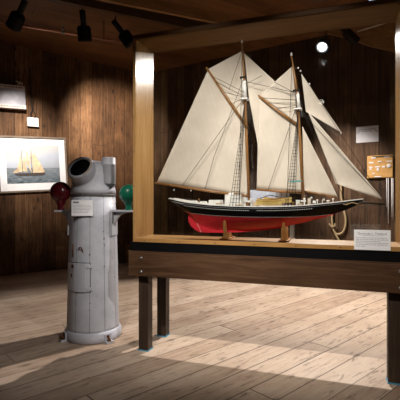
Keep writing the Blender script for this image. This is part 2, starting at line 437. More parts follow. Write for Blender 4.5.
for sg in (-1, 1):
    c0 = side_at(352, 203.4)
    pts = []
    for i in range(30):
        t = i/29; x = 343+t*17; y = 203.8-.9*t+math.sin(t*9)*.7
        p = side_at(min(x, 360), y); pts.append((p.x, sg*(p.y+.002), p.z))
    gs.tube(pts, .003, 6)
gs.build('bow_scroll', m_gold, S)
# keel and rudder
kp = [(193,224),(199,229.5),(203,232.6),(222,232.8),(240,232.2),(262,230.6),(280,228.2),(282,224),(240,227),(205,224),(197,219)]
MB().prism([sp(x, y, CD-.007) for x, y in kp], (0, .014, 0)).build('keel', m_hullred, S)
rd = [(189.5,212.5),(188,217),(188.6,221.5),(191,226),(195,229.8),(200.5,232.6),(198,226),(195,219),(194,213.5)]
rud = MB().prism([sp(x, y, CD-.006) for x, y in rd], (0, .012, 0)).build('rudder', m_hullred, S)
dm = MB()
for i in range(6):
    p = sp(196.2+i*.95, 222+i*1.9, CD-.0075); dm.box((p.x-.002, p.y-.001, p.z-.003), (p.x+.003, p.y+.001, p.z+.003))
dm.build('draught_marks', m_white, rud)

# spars
def spar(name, pts, r, mat=m_spar, n=12):
    return MB().tube([sp(*p) for p in pts], r, n).build(name, mat, S)
spar('mainmast', [(249.3,206),(246.6,140),(244.6,92),(243.9,77)], [.0105,.010,.0095,.009])
spar('foremast', [(303.8,206),(300,140),(297,100),(296,90)], [.0105,.010,.0095,.009])
spar('main_topmast', [(245.4,99,.14),(243.6,70,.14),(241.8,43,.14)], [.008,.0075,.004])
spar('fore_topmast', [(298.3,110,.14),(295.2,80,.14),(291.4,56,.14)], [.008,.0075,.004])
for nm, a, c in (('mainmast', (243.2,78), (245.3,99)), ('foremast', (296.2,91), (298.6,109))):
    p, q = sp(*a, CD), sp(*c, CD)
    MB().tube([p, q], .0145, 12).build('doubling', m_white, S)
    p2, q2 = sp(a[0]+1.4, a[1]+3, .139), sp(c[0]+.2, c[1]-1, .139)
    MB().tube([p2, q2], .0105, 12).build('doubling', m_white, S)
    MB().box((p.x-.02, p.y-.02, p.z-.004), (p.x+.02, p.y+.016, p.z+.006)).build('mast_cap', m_rig, S)
    MB().box((q.x-.028, q.y-.03, q.z-.006), (q.x+.02, q.y+.03, q.z+.002)).build('trestletree', m_white, S)
for a in ((241.8,43,.14), (291.4,56,.14)):
    p = sp(*a); MB().lathe([(.004, 0), (.007, .004), (.005, .02), (.001, .024)], M.Translation(p), 10).build('truck', m_white, S)
spar('main_gaff', [(206.3,67.5,.137),(226,96.5,.137),(247,127,.137)], [.006,.009,.009])
spar('fore_gaff', [(258.2,95.4,.137),(278,111,.137),(298.5,126,.137)], [.006,.008,.008])
spar('main_boom', [(155,182.8),(200,189.8),(250,196.6)], [.006,.009,.009])
spar('fore_boom', [(255.5,189.6),(278,191.2),(302.5,193)], [.006,.008,.008])
spar('bowsprit', [(338,203.2),(362,202.6),(386,204.2)], [.011,.009,.005], m_darkspar)
spar('jumbo_boom', [(306,191.5),(322,194.3),(337,197.4)], [.005,.006,.004])
# sails
def sail(name, c, belly=.02, d=CD, foot=0.0, nu=18, nv=18):
    """c = four corners in order (a triangle repeats its last corner)"""
    P = [sp(x, y, d) for x, y in c]; b = MB(); g = []
    for j in range(nv+1):
        t = j/nv; row = []
        for i in range(nu+1):
            u = i/nu
            p = (P[0]*(1-u)+P[1]*u)*(1-t)+(P[3]*(1-u)+P[2]*u)*t
            p.y += belly*math.sin(PI*u)*math.sin(PI*min(1, t*.9+.05))
            p.z -= foot*math.sin(PI*u)*t
            row.append(b.b.verts.new(p))
        g.append(row)
    for r0, r1 in zip(g, g[1:]):
        for i in range(nu): b._f([r0[i], r0[i+1], r1[i+1], r1[i]], True)
    bmesh.ops.remove_doubles(b.b, verts=b.b.verts, dist=1e-5)
    bmesh.ops.recalc_face_normals(b.b, faces=b.b.faces)
    bmesh.ops.solidify(b.b, geom=list(b.b.faces), thickness=.0014)
    return b.build(name, m_sail, S)
sail('mainsail', [(208,70),(247,127.5),(250,195.8),(157,182.3)], .022)
sail('main_gaff_topsail', [(242.2,51),(244.6,98),(246.6,124),(208.5,69)], .012, CD+.012)
sail('fisherman_staysail', [(244,53),(249,98),(262,168),(291.5,96.5)], .016, CD+.03)
sail('foresail', [(259,96.5),(298,126),(301.5,191.8),(256.6,189.2)], .02)
sail('fore_gaff_topsail', [(292.6,66),(297.2,104),(298.4,124),(259.5,95.5)], .010, CD+.012)
sail('jib_topsail', [(301.2,73.5),(342,133),(306,111.5),(306,111.5)], .016)
sail('jib', [(308,111.5),(383.5,199.8),(336,183.6),(336,183.6)], .022)
sail('jumbo', [(302.3,126),(338.2,197.3),(304.3,190.3),(304.3,190.3)], .014)
# standing and running rigging
def rig(name, segs, r=.0017, mat=m_rig):
    for sg in segs: MB().tube([sp(*p) for p in sg], r, 5).build(name, mat, S)
F = CD-.02
rig('spring_stay', [((244,81),(296.6,93)), ((244.3,85),(262,75.5))], .0016)
rig('peak_halyard', [((216,82,F),(243.6,96,F)), ((223,92,F),(243.6,97,F)), ((231,104,F),(244,98,F)), ((212,76,F),(243.6,92,F)),
                      ((262,98,F),(296.5,100,F)), ((268,103,F),(297,103,F)), ((277,109,F),(297,105,F)), ((274,82,F),(295,93,F))])
rig('topping_lift', [((244,98,F),(182,186,F)), ((243,80,F),(214,157,F)), ((214,157,F),(205,189,F)), ((297,105,F),(268,190,F)), ((241.8,52,F),(229,90,F)),
                      ((294,78,F),(297,118,F))])
rig('head_stay', [((291.4,57),(385.5,203.2)), ((298,108),(384,201)), ((297.2,98),(345,200)), ((296.8,96),(339,199))], .0013)
rig('backstay', [((242.2,50,.05),(239,201,.05)), ((292,60,.05),(287,202,.05))])
rig('bobstay', [((385.5,204.5),(359,207))], .0018)
rig('boom_tackle', [((174,186,CD),(174,199.5,CD)), ((191,189,CD),(191,201.5,CD)), ((209,191.5),(209.5,202)), ((282,191.6),(280,203)), ((322,194.5),(322,203))], .0012)
for x, y in ((174,190),(191,190.5),(309.5,84),(300.6,71),(298.2,68),(341,133),(300,109),(301.5,109)): MB().sphere(sp(x, y), .0055, 8, 6).build('block', m_white, S)
def shrouds(ms, top, zt, zb, hw, sg, side):
    b = MB(); feet = [ms-.112, ms-.092, ms-.07, ms-.048]
    y = hw*sg
    tp = V((top, .006*sg, zt))
    for f in feet: b.tube([(f, y, zb), tp], .0016, 5)
    for i in range(1, 26):
        t = i/30; p = V((feet[0], y, zb)).lerp(tp, t); q = V((feet[-1], y, zb)).lerp(tp, t); b.tube([p, q], .0012, 4)
    for f in feet: b.lathe([(.003, 0), (.0045, .004), (.003, .008)], M.Translation((f, y, zb)), 8)
    return b.build('shrouds', m_rig, S)
for px, top in ((249.2, (245.3,99)), (303.7, (298.6,109))):
    m_ = sp(px, 205).x; t_ = sp(*top)
    for sg in (-1, 1): shrouds(m_, t_.x, t_.z, sp(px, 206).z, .108 if px < 260 else .098, sg, 0)
MB().box(sp(289.5, 181.2, .06)+V((0,0,-.005)), sp(302, 181.2, .06)+V((0,.004,.005))).build('sidelight_board', m_teal, S)

# deck fittings
def bx(name, x0, x1, y0, y1, hw, mat, taper=.0):
    a, c = sp(x0, y1), sp(x1, y0); z0, z1 = a.z, c.z
    b = MB(); b.rings([[V((a.x, -hw, z0)), V((c.x, -hw, z0)), V((c.x, hw, z0)), V((a.x, hw, z0))],
                       [V((a.x+taper, -hw+taper, z1)), V((c.x-taper, -hw+taper, z1)), V((c.x-taper, hw-taper, z1)), V((a.x+taper, hw-taper, z1))]], False)
    return b.bevel(.0015).build(name, mat, S)
h = bx('cabin_trunk', 210, 222, 200, 207, .045, m_white, .003)
h = bx('main_cabin', 226, 243, 194.5, 207, .05, m_white, .006)
bx('cabin_hatch', 229, 234, 192.8, 194.8, .016, m_white)
bx('wheel_box', 190, 197, 200.6, 204.5, .02, m_white, .003)
bx('skylight', 200, 207, 201.4, 206, .02, m_white, .004)
bx('fish_hatch', 253, 259, 201.5, 208, .03, m_deck)
bx('forecastle_hatch', 296, 300, 200, 208, .018, m_white)
bx('companionway', 307.5, 311, 198.4, 207.5, .016, m_deck, .002)
bx('galley_house', 312.5, 316, 200.6, 206.5, .02, m_white, .003)
bx('stove_pipe', 244.5, 246, 193.5, 207, .004, m_white)
bx('pin_rail', 247.5, 251.5, 200.5, 202.5, .02, m_white)
bx('fife_rail', 301, 306, 200.2, 202, .022, m_white)
def upright(name, x, y0, y1, r0, mat, y=0.0):
    p, q = sp(x, y1), sp(x, y0); p.y = q.y = y
    h = q.z-p.z; MB().lathe([(r0, 0), (r0*.7, h*.3), (r0*.6, h*.7), (r0*1.25, h*.8), (r0*1.1, h), (.0006, h*1.02)], M.Translation(p), 12).build(name, mat, S)
def cowl(x, y0, y1, y, r0=.005):
    p, q = sp(x, y1), sp(x, y0); p.y = q.y = y
    MB().tube([p, q, q+V((.004, -.002, .006)), q+V((.013, -.004, .007))], [r0*.7, r0*.7, r0*.9, r0*1.7], 10).build('cowl_vent', m_white, S)
upright('capstan', 328, 200.2, 205.5, .009, m_white)
upright('bollard', 305, 198, 206.5, .006, m_white, -.06); upright('bollard', 317.6, 199.4, 206, .005, m_white, -.05)
upright('bollard', 333, 198.4, 204, .005, m_white, -.02); upright('bollard', 252.5, 198.5, 207, .006, m_white, -.05)
upright('water_barrel', 248.5, 202, 207.4, .010, m_spar, -.06); upright('water_barrel', 294, 202, 207, .009, m_spar, -.055)
cowl(310.5, 198.8, 207, -.055); cowl(322.5, 200.6, 206, -.03); cowl(302.3, 196.5, 207, .04); cowl(246.5, 196.8, 207, .05)
p, q = sp(321, 203.2), sp(321, 203.2); p.y, q.y = -.04, .04
MB().tube([p, q], .007, 12).build('windlass', m_darkspar, S)
for x0, x1, yy, y in ((298, 303, 204.2, -.07), (313, 318.5, 204, -.06), (238, 246, 204.8, -.08), (219, 225, 203.4, -.075)):
    p = sp(x0, yy); q = sp(x1, yy); p.y = q.y = y
    MB().tube([p, q], .006, 10).build('deck_log', m_darkspar if x0 > 300 else m_deck, S)
upright('steering_wheel_post', 199, 198.6, 204, .005, m_spar)
def dory(x0, x1, ytop, ybot, y, hw):
    a, c = sp(x0, ybot), sp(x1, ytop); b = MB(); rs = []
    m = 9
    for i in range(m):
        t = i/(m-1); s = a.x+(c.x-a.x)*t; q = max(.06, math.sin(PI*(.04+.92*t)))**.7; lift = .006*(2*t-1)**2
        zb, zt = a.z+lift, c.z+lift*1.5
        rs.append([V((s, y-hw*q*.55, zb)), V((s, y+hw*q*.55, zb)), V((s, y+hw*q, zt)), V((s, y-hw*q, zt))])
    b.rings(rs, False); d = b.build('dory', m_yellow, S)
    r = MB()
    for sg in (-1, 1): r.tube([(q[3 if sg < 0 else 2]) for q in rs], .0013, 5)
    for i in (3, 5): r.box((rs[i][0].x-.002, rs[i][3].y, rs[i][3].z-.001), (rs[i][0].x+.002, rs[i][2].y, rs[i][3].z+.001))
    r.build('gunwale', m_spar, d)
dory(257.5, 283, 201.6, 205.6, -.055, .026); dory(263.5, 292, 198.2, 203.2, -.0, .028); dory(258.5, 284, 199.6, 202, -.055, .024)
spar('davit', [(256,204,.1),(261,198,.1),(270,195.2,.1),(277,196.5,.1)], .0028, m_rig)

# cradles under the keel
def cradle(x, name_label):
    p = cp(x, 238, CD); hz = cp(x, 221, CD).z
    t = thing('hull_cradle', name_label, 'model stand', cw(p.x, CD, CZ1), TH, None)
    MB().box((-.03, -.085, 0), (.03, .085, .012)).bevel(.002).build('foot', m_oak, t)
    hgt = hz-CZ1
    zk = SO.z+sp(x, interp(ST, x, 3)).z-CZ1
    b = MB()
    prof = [(-.075, .012), (.075, .012), (.06, .035), (.062, hgt*.75), (.052, hgt), (.042, hgt*.85), (.017, zk*.9), (.0085, zk*.66), (-.0085, zk*.66), (-.017, zk*.9), (-.042, hgt*.85), (-.052, hgt), (-.062, hgt*.75), (-.06, .035)]
    return t, prof
for x, lab in ((227.5, 'wooden hull cradle under the after part of the red keel'), (285, 'wooden hull cradle under the forward part of the red keel')):
    p = cp(x, 238, CD); t = thing('hull_cradle', lab, 'model stand', cw(p.x, CD, CZ1), TH, 'wooden cradles under the model hull')
    MB().box((-.032, -.10, 0), (.032, .10, .010)).bevel(.002).build('foot_board', m_oak, t)
    zk = cp(x, 232.6 if x < 250 else 227.6, CD).z-CZ1
    # two shaped uprights either side of the keel and a chock beneath it
    MB().box((-.02, -.03, .010), (.02, .03, zk-.002)).build('keel_chock', m_oak, t)
    for sg in (-1, 1):
        y0 = .045*sg; tz = cp(x, 220.5, .09).z-CZ1
        if x > 250: tz -= .012
        y1 = y0+.012*sg
        b = MB()
        b.prism([(-.026, y0, .010), (.026, y0, .010), (.014, y0, .03), (.009, y0+.028*sg, tz-.012), (.004, y0+.03*sg, tz), (-.004, y0+.03*sg, tz), (-.009, y0+.028*sg, tz-.012), (-.014, y0, .03)], (0, .012*sg, 0))
        b.build('upright', m_oak, t)

# ------------------------------------------------------------------ writing
def text_mesh(body, size, name, mat, parent, loc, rot):
    c = bpy.data.curves.new(name, 'FONT'); c.body = body; c.size = size; c.extrude = .0002; c.align_x = 'CENTER'; c.align_y = 'CENTER'
    o = bpy.data.objects.new(name+'_tmp', c); COL.objects.link(o)
    me = bpy.data.meshes.new_from_object(o.evaluated_get(bpy.context.evaluated_depsgraph_get()))
    bpy.data.objects.remove(o); me.name = name; me.materials.clear(); me.materials.append(mat)
    o = bpy.data.objects.new(name, me); COL.objects.link(o); o.parent = parent; o.location = loc; o.rotation_euler = rot
    return o
def lines(name, parent, x0, x1, z0, dz, n, th, y, mat, lens=None, words=True):
    b = MB()
    rr = random.Random(7)
    for i in range(n):
        x = x0; e = x0+(x1-x0)*(lens[i] if lens else rr.uniform(.88, 1)); z = z0-dz*i
        while x < e-.001:
            q = min(e, x+(x1-x0)*rr.uniform(.06, .16)); b.box((x, y-.0003, z-th/2), (q, y, z+th/2)); x = q+(x1-x0)*.018
    return b.build(name, mat, parent)

# the card leaning in front of the model (stands on the base board, against the glass outside)
p0, p1 = cp(354, 248, .0), cp(390.5, 250.5, .0)
cardw = p1.x-p0.x; z0 = CZ0+.004
cz = cp(354, 229.5, 0).z
C = thing('title_card', 'white printed card standing at the lower right of the case front', 'sign', cw((p0.x+p1.x)/2, -.006, z0), TH)
chh = cz-z0
MB().box((-cardw/2, 0, 0), (cardw/2, .003, chh)).build('card', m_paper, C)
text_mesh('Gertrude L. Thebaud', chh*.155, 'title', m_ink, C, (0, -.0003, chh*.81), (PI/2, 0, 0))
MB().box((-cardw*.3, -.0003, chh*.715), (cardw*.3, 0, chh*.725)).build('underline', m_ink, C)
lines('printed_lines', C, -cardw*.45, cardw*.44, chh*.60, chh*.085, 6, chh*.034, 0, m_inkpale, (.95, 1, .75, 1, .97, .3))

# ------------------------------------------------------------------ binnacle
BY = 3.26; BC = V(((93.3-200)/400*BY, BY, 0))
fc = V((-BC.x, -BC.y, 0)).normalized(); rt = V((-fc.y, fc.x, 0))      # towards the viewer, and to the viewer's right
brot = math.atan2(rt.y, rt.x)
B = thing('ship_binnacle', 'grey painted wooden binnacle pedestal with red and green compensator balls', 'binnacle', BC, brot)
# local: x to the right, -y towards the viewer
body = [(.208, .07), (.207, .1), (.200, .35), (.194, .65), (.184, .95), (.177, 1.13)]
MB().lathe(body, None, 64).build('pedestal', m_stave, B)
MB().lathe([(.222, .002), (.226, .006), (.226, .052), (.223, .056), (.223, .060), (.213, .078), (.208, .080)], None, 64).build('base_ring', m_grey, B)
MB().lathe([(.180, 1.128), (.182, 1.132), (.182, 1.142), (.179, 1.147)], None, 64).build('rivet_band', plain('dark rivet band', (.10,.09,.08), .6, .3, .2, .6, 70), B)
hd = MB().lathe([(.1795, 1.146), (.1795, 1.178), (.176, 1.192), (.172, 1.20), (.171, 1.25), (.168, 1.30), (.160, 1.345), (.145, 1.38), (.118, 1.402), (.08, 1.413), (.01, 1.416)], None, 64)
hood = hd.build('hood', m_grey, B)
# window in the hood
nrm = V((-.40, -.70, .56)).normalized(); oc = V((-.096, -.142, 1.348))
rm = M.Translation(oc) @ nrm.to_track_quat('Z', 'Y').to_matrix().to_4x4()
MB().lathe([(.112, -.10), (.108, -.01), (.105, .004), (.103, .012), (.085, .012), (.083, .004), (.083, -.02)], rm, 48, True, False, False).build('hood_rim', m_grey, B)
MB().lathe([(.0835, .000), (.0835, .004)], rm, 40).build('hood_opening', m_void, B)
MB().rings([[rm @ V((r*math.cos(a), r*math.sin(a), z)) for r, z in ((.102, .0125), (.102, .016), (.086, .016), (.086, .0125))] for a in [math.radians(95+i*5) for i in range(28)]], False).build('rim_seal', plain('pale cracked putty', (.42,.36,.30), .8, .2, 0, .3, 50), B)
MB().rings([[rm @ V((r*math.cos(a), r*math.sin(a), z)) for r, z in ((.102, .0125), (.102, .016), (.086, .016), (.086, .0125))] for a in [math.radians(-55+i*5) for i in range(24)]], False).build('rim_seal', bpy.data.materials['pale cracked putty'], B)
# lamp housing on the right of the hood
lc = V((.118, -.115, 0))
MB().lathe([(.046, 1.225), (.054, 1.232), (.054, 1.375), (.0555, 1.377), (.0555, 1.386), (.054, 1.388), (.054, 1.43), (.050, 1.437), (.006, 1.438)], M.Translation(lc), 32).build('lamp_housing', m_grey, B)
MB().box((.06, -.135, 1.21), (.17, -.02, 1.226)).bevel(.003).build('lamp_shelf', m_grey, B)
# brackets and balls
for sg, mat, r, nm, dist, lab in ((-1, m_red, .081, 'red_ball', .252, 'dark red ball'), (1, m_green, .074, 'green_ball', .318, 'green ball')):
    ang = math.radians(-32 if sg > 0 else 180); d = V((math.cos(ang), math.sin(ang), 0)); pr = V((-d.y, d.x, 0))
    fm = M((( d.x, pr.x, 0, 0), (d.y, pr.y, 0, 0), (0, 0, 1, 0), (0, 0, 0, 1)))
    sz = 1.02; c = MB()
    br = MB().box((.165, -.04, sz-.014), (dist+.045, .04, sz), fm)
    web = [(.17, -.012, sz-.014), (dist+.02, -.012, sz-.014)]
    for i in range(9):
        t = i/8*PI/2; web.append((dist+.01-(dist+.01-.19)*math.sin(t)**.8, -.012, sz-.02-.16*(1-math.cos(t))))
    web += [(.175, -.012, sz-.2)]
    br.prism([fm @ V(p) for p in web], fm.to_3x3() @ V((0, .024, 0)))
    br.box((.168, -.045, sz-.2), (.196, .045, sz-.01), fm)
    bk = br.build('bracket', m_grey, B)
    MB().lathe([(.007, 0), (.007, .008), (.003, .010)], fm @ M.Translation((dist-.03, .025, sz)), 10).build('bolt', m_steel, bk)
    bc = d*dist
    prof = [(.024, 0), (.026, .006), (.022, .018), (.024, .032)]
    zc = .145 if sg < 0 else .128
    for i in range(3, 15):
        a = PI*(.18+.82*(i-3)/11); prof.append((max(.002, r*math.sin(a)), zc-r*math.cos(a)))
    ball = MB().lathe(prof, M.Translation((bc.x, bc.y, sz)), 36).build(nm, mat, B); ball['label'] = lab
    MB().tube([bc+V((0,0,sz+zc))+V((math.cos(a)*(r+.0008)*.75, -(r+.0008)*math.sqrt(1-.75**2*math.cos(a)**2-.9**2*math.sin(a)**2) if 1-.75**2*math.cos(a)**2-.9**2*math.sin(a)**2 > 0 else 0, (r+.0008)*.9*math.sin(a))) for a in [math.radians(20+i*6) for i in range(20)]], .0012, 5).build('seam', m_void, ball)
# inspection door
def curved(a0, a1, z0, z1, off, th, name, mat, par, n=14):
    b = MB(); rs = []
    for i in range(n+1):
        a = math.radians(-90+a0+(a1-a0)*i/n); e = V((math.cos(a), math.sin(a), 0)); q = []
        for z, o in ((z0, off), (z0, off+th), (z1, off+th), (z1, off)):
            r = .207-(z-.1)*.0265; q.append(e*(r+o)+V((0, 0, z)))
        rs.append(q)
    b.rings(rs, False); return b.build(name, mat, par)
curved(-77.2, -5.8, .391, .619, .0, .0035, 'door_gap', m_void, B)
dr = curved(-76, -7, .395, .615, .0, .006, 'inspection_door', m_grey, B)
curved(-46, -16, .395, .612, .0062, .004, 'raised_board', m_grey, dr)
for z in (.42, .59): curved(-14, -2, z-.012, z+.012, .006, .006, 'hinge', m_grey, dr)
def on_body(deg, z, off=0):
    a = math.radians(-90+deg); r = .207-(z-.1)*.0265+off; return V((r*math.cos(a), r*math.sin(a), z))
MB().tube([on_body(-33, .72, .008), on_body(-31, .735, .014), on_body(-27, .74, .016), on_body(-24, .725, .014), on_body(-23.5, .70, .004)], .004, 8).build('hook', m_rust, B)
MB().tube([on_body(-52, .76, .003), on_body(-51, .70, .008), on_body(-50, .66, .006)], [.003, .006, .004], 8).build('latch', m_rust, B)
curved(-54, -47, .575, .60, .006, .003, 'rust_patch', m_rust, dr, 3); curved(-56, -52, .50, .53, .006, .003, 'rust_patch', m_rust, dr, 3)
for deg in (-70, 28, 130, 220):
    a = math.radians(-90+deg); fm = M.Rotation(a, 4, 'Z')
    lg = MB().box((.208, -.032, 0), (.268, .032, .016), fm).box((.215, -.03, .014), (.234, .03, .066), fm).build('lug', m_grey, B)
    MB().lathe([(.016, 0), (.016, .008), (.009, .012), (.009, .022), (.003, .024)], fm @ M.Translation((.251, 0, .016)), 12).build('bolt', m_rust, lg)
    MB().lathe([(.012, 0), (.010, .006)], fm @ M.Translation((.234, 0, .046)) @ M.Rotation(PI/2, 4, 'Y'), 10).build('bolt', m_rust, lg)
# its label card, held flat to the staves
ca = thing('binnacle_card', 'small white printed card on the front of the grey binnacle', 'sign', BC+(rt*-.082+fc*.187)+V((0,0,.978)), brot-math.radians(13))
MB().box((-.081, 0, 0), (.081, .003, .122)).build('card', m_paper, ca)
MB().box((-.07, -.0004, .098), (-.025, 0, .110)).build('heading', m_ink, ca)
lines('printed_lines', ca, -.07, .07, .083, .0115, 6, .0045, 0, m_inkpale, (.95, 1, 1, .96, .9, .8))

# ------------------------------------------------------------------ left wall
def on_wall(wl, name, label, cat, px, py, off=0, tilt=0.0, group=None):
    t = thing(name, label, cat, wl.hit(px, py, off), wl.rot(), group)
    if tilt: t.rotation_euler = (0, -tilt, wl.rot())
    return t
def wspan(wl, x0, x1, py=150): return (wl.hit(x1, py)-wl.hit(x0, py)).length
Pc = 31.5; PW = wspan(WL, -3.2, 66.5); PH = (WL.hit(Pc, 136.6)-WL.hit(Pc, 191.8)).z
x0c = (WL.hit(31.5, 150)-WL.hit(-3.2, 150)).length
P = on_wall(WL, 'framed_picture', 'framed sailing ship print with wide white mat on the left wall', 'picture', Pc, 164.3, 0, math.radians(3.4))
xl, xr = -x0c, PW-x0c; hz = PH/2; fw = .026
MB().box((xl+.01, -.012, -hz+.01), (xr-.01, -.004, hz-.01)).build('mat_board', m_paper, P)
fr_ = MB()
for a, c in (((xl, -hz), (xr, -hz+fw)), ((xl, hz-fw), (xr, hz)), ((xl, -hz+fw), (xl+fw, hz-fw)), ((xr-fw, -hz+fw), (xr, hz-fw))): fr_.box((a[0], -.03, a[1]), (c[0], 0, c[1]))
fr_.build('frame', m_pframe, P)
ix0, ix1 = xl+wspan(WL, -3.2, 6), xl+wspan(WL, -3.2, 59)
hy = PH*.34
pic = MB().box((ix0, -.0145, -hy), (ix1, -.012, hy)).build('print', m_print, P)
iw = ix1-ix0
def pp(u, v): return (ix0+iw*u, -.0145, -hy+2*hy*v)
ps = MB()
for poly in (((.17,.30),(.27,.78),(.28,.30)), ((.29,.32),(.295,.62),(.335,.70),(.375,.30)), ((.345,.62),(.385,.80),(.455,.26),(.40,.42)), ((.35,.80),(.395,.82),(.40,.72)),
             ((.475,.27),(.475,.74),(.52,.80),(.70,.32),(.69,.28)), ((.10,.28),(.22,.42),(.20,.28)), ((.425,.72),(.46,.78),(.455,.5),(.435,.55))):
    ps.prism([pp(*q) for q in poly], (0, -.0006, 0))
ps.build('painted_sails', m_psail, pic)
ph = MB()
ph.prism([pp(*q) for q in ((.13,.255),(.70,.28),(.71,.23),(.66,.19),(.24,.185),(.16,.21))], (0, -.0008, 0))
for x in (.285, .462): ph.prism([pp(x-.004, .22), pp(x+.004, .22), pp(x+.004, .87), pp(x-.004, .87)], (0, -.0009, 0))
ph.build('painted_hull', m_phull, pic)

# grey metal box with pale flanges
gb0 = WL.hit(-8, 97); gl = wspan(WL, -8, 23.2, 97)
GBx = on_wall(WL, 'wall_heater', 'grey metal box with pale perforated edges high on the left wall', 'metal box', -8, 96.5, 0, math.radians(3.5))
zs = (WL.hit(10, 86.4)-WL.hit(10, 109.3)).z/2
MB().box((0, -.10, -zs+.05), (gl, 0, zs-.05)).build('body', m_greybox, GBx)
for q in (-1, 1):
    a, c = (zs-.055, zs) if q > 0 else (-zs, -zs+.055)
    f = MB().box((0, -.115, a), (gl, 0, c)).bevel(.003).build('flange', m_greyflange, GBx)
    d = MB()
    for i in range(14): d.box((gl-.06-i*.035, -.1162, (a+c)/2-.006), (gl-.04-i*.035, -.1150, (a+c)/2+.006))
    d.build('slots', m_screw, f)
tp = GBx.location+WL.d*(wspan(WL, -8, 19, 97))+V((0,0,zs+.012*1)) + WL.n*.05
FG = thing('carved_figurine', 'small cream carved animal on top of the grey wall box', 'figurine', tp+V((0,0,.004+.0)), WL.rot())
fgm = MB()
fgm.tube([(-.03, 0, .05), (-.01, 0, .058), (.03, 0, .052)], [.018, .022, .018], 10)
fgm.tube([(-.028, 0, .055), (-.045, 0, .075), (-.06, 0, .07)], [.014, .014, .008], 8)
for x, y in ((-.025, -.01), (-.025, .01), (.028, -.01), (.028, .01)): fgm.tube([(x, y, .05), (x, y, 0)], [.009, .006], 8)
fgm.build('body', m_cream, FG)
FG.location.z = GBx.location.z+zs+math.sin(math.radians(3.5))*wspan(WL, -8, 19, 97)

WB = on_wall(WL, 'junction_box', 'small white electrical box with dark wires above the framed picture', 'junction box', 32.3, 122.5, .003, math.radians(2))
bw = wspan(WL, 27, 37.8, 122)/2; bh = (WL.hit(32, 118)-WL.hit(32, 126.8)).z/2
MB().box((-bw, -.05, -bh), (bw, 0, bh)).bevel(.006).build('housing', m_white, WB)
MB().lathe([(.008, 0), (.008, .003)], M.Translation((bw*.55, -.05, -bh*.45)) @ M.Rotation(PI/2, 4, 'X'), 12).build('button', m_void, WB)
MB().tube([(-.02, -.02, bh), (-.025, -.025, bh+.06), (.0, -.02, bh+.11), (-.012, -.015, bh+.3), (-.005, -.012, bh+.75)], .007, 8).build('wire', m_can, WB)
MB().tube([(.03, -.02, bh), (.04, -.03, bh+.05), (.01, -.025, bh+.13), (.02, -.015, bh+.35)], .005, 8).build('wire', m_can, WB)

# copper pipe with sprinkler head under the ceiling
pa, pb = cpt(-12, 20, 3.16), cpt(128, 43.5, 3.16)
pd = (pb-pa); pa = pa-pd*.35
PI_ = thing('copper_pipe', 'thin pinkish copper sprinkler pipe running under the ceiling at upper left', 'pipe', pa, math.atan2(pd.y, pd.x))
Lp = (pb-pa).length
MB().tube([(0,0,0), (Lp+.3, 0, 0)], .014, 12).build('pipe', m_copper, PI_)
sx = (cpt(63, 32.5, 3.16)-pa).length
MB().lathe([(.02, -.02), (.02, .02)], M.Translation((sx, 0, 0)) @ M.Rotation(PI/2, 4, 'Y'), 12).lathe([(.010, .01), (.009, .04), (.02, .045), (.018, .055), (.006, .06), (.006, .085), (.014, .088), (.003, .095)], M.Translation((sx, 0, 0)), 12).build('sprinkler_head', m_steel, PI_)
for x in (sx-1.2, sx+.5): MB().tube([(x, 0, 0), (x, 0, CEIL-3.16)], .006, 8).build('hanger', m_screw, PI_)

# ------------------------------------------------------------------ spot lamps
def lamp(label, head, target, hr=.08, hl=.17, tr=.034, tl=.17, lens=None, hang=True, group='black ceiling spotlights', mount=None, extra=0):
    head, target = V(head), V(target); d = (target-head).normalized()
    t = thing('spotlight', label, 'spotlight', (head.x, head.y, head.z), 0, group)
    fm = d.to_track_quat('Z', 'Y').to_matrix().to_4x4()
    MB().lathe([(tr, -hl*.5-.01), (hr*.8, -hl*.5), (hr, -hl*.38), (hr, hl*.3), (hr*1.04, hl*.32), (hr*1.04, hl*.5), (hr*.92, hl*.5), (hr*.9, hl*.36)], fm, 28, True, True, True).build('lamp_head', m_can, t)
    tail = MB().lathe([(tr*.85, -hl*.5-tl), (tr, -hl*.5-tl+.008), (tr, -hl*.5)], fm, 20).build('tail', m_can, t)
    if lens is m_lens_hot:
        MB().lathe([(hr*.88, hl*.37), (hr*.86, hl*.40), (hr*.62, hl*.36), (hr*.60, hl*.30)], fm, 28, True, False, False).build('reflector', m_reflector, t)
        MB().lathe([(hr*.62, hl*.36), (hr*.60, hl*.38), (hr*.3, hl*.42), (.002, hl*.43)], fm, 28).build('lens', lens, t)
    elif lens: MB().lathe([(hr*.88, hl*.37), (hr*.88, hl*.40), (hr*.5, hl*.43), (.002, hl*.44)], fm, 28).build('lens', lens, t)
    # yoke arm and stem to the ceiling
    tp = fm @ V((0, 0, -hl*.5-tl*.75))
    zc = CEIL-head.z
    MB().tube([tp, (tp.x, tp.y, zc-.02)], .008, 8).lathe([(.035, zc-.025), (.035, zc)], M.Translation((tp.x, tp.y, 0)), 16).build('stem', m_can, t)
    return t
def spot(loc, target, power, cone, blend, color, rad=.04):
    l = bpy.data.lights.new('spot', 'SPOT'); l.energy = power; l.spot_size = math.radians(cone); l.spot_blend = blend; l.color = color; l.shadow_soft_size = rad
    o = bpy.data.objects.new('lamp_light', l); COL.objects.link(o); loc, target = V(loc), V(target)
    o.location = loc; o.rotation_euler = (target-loc).to_track_quat('-Z', 'Y').to_euler(); return o
def fit(head, target, hl=.17): h, t = V(head), V(target); return h+(t-h).normalized()*(hl*.5+.03)

WARM = (1, .80, .60); NEUT = (1, .90, .79)
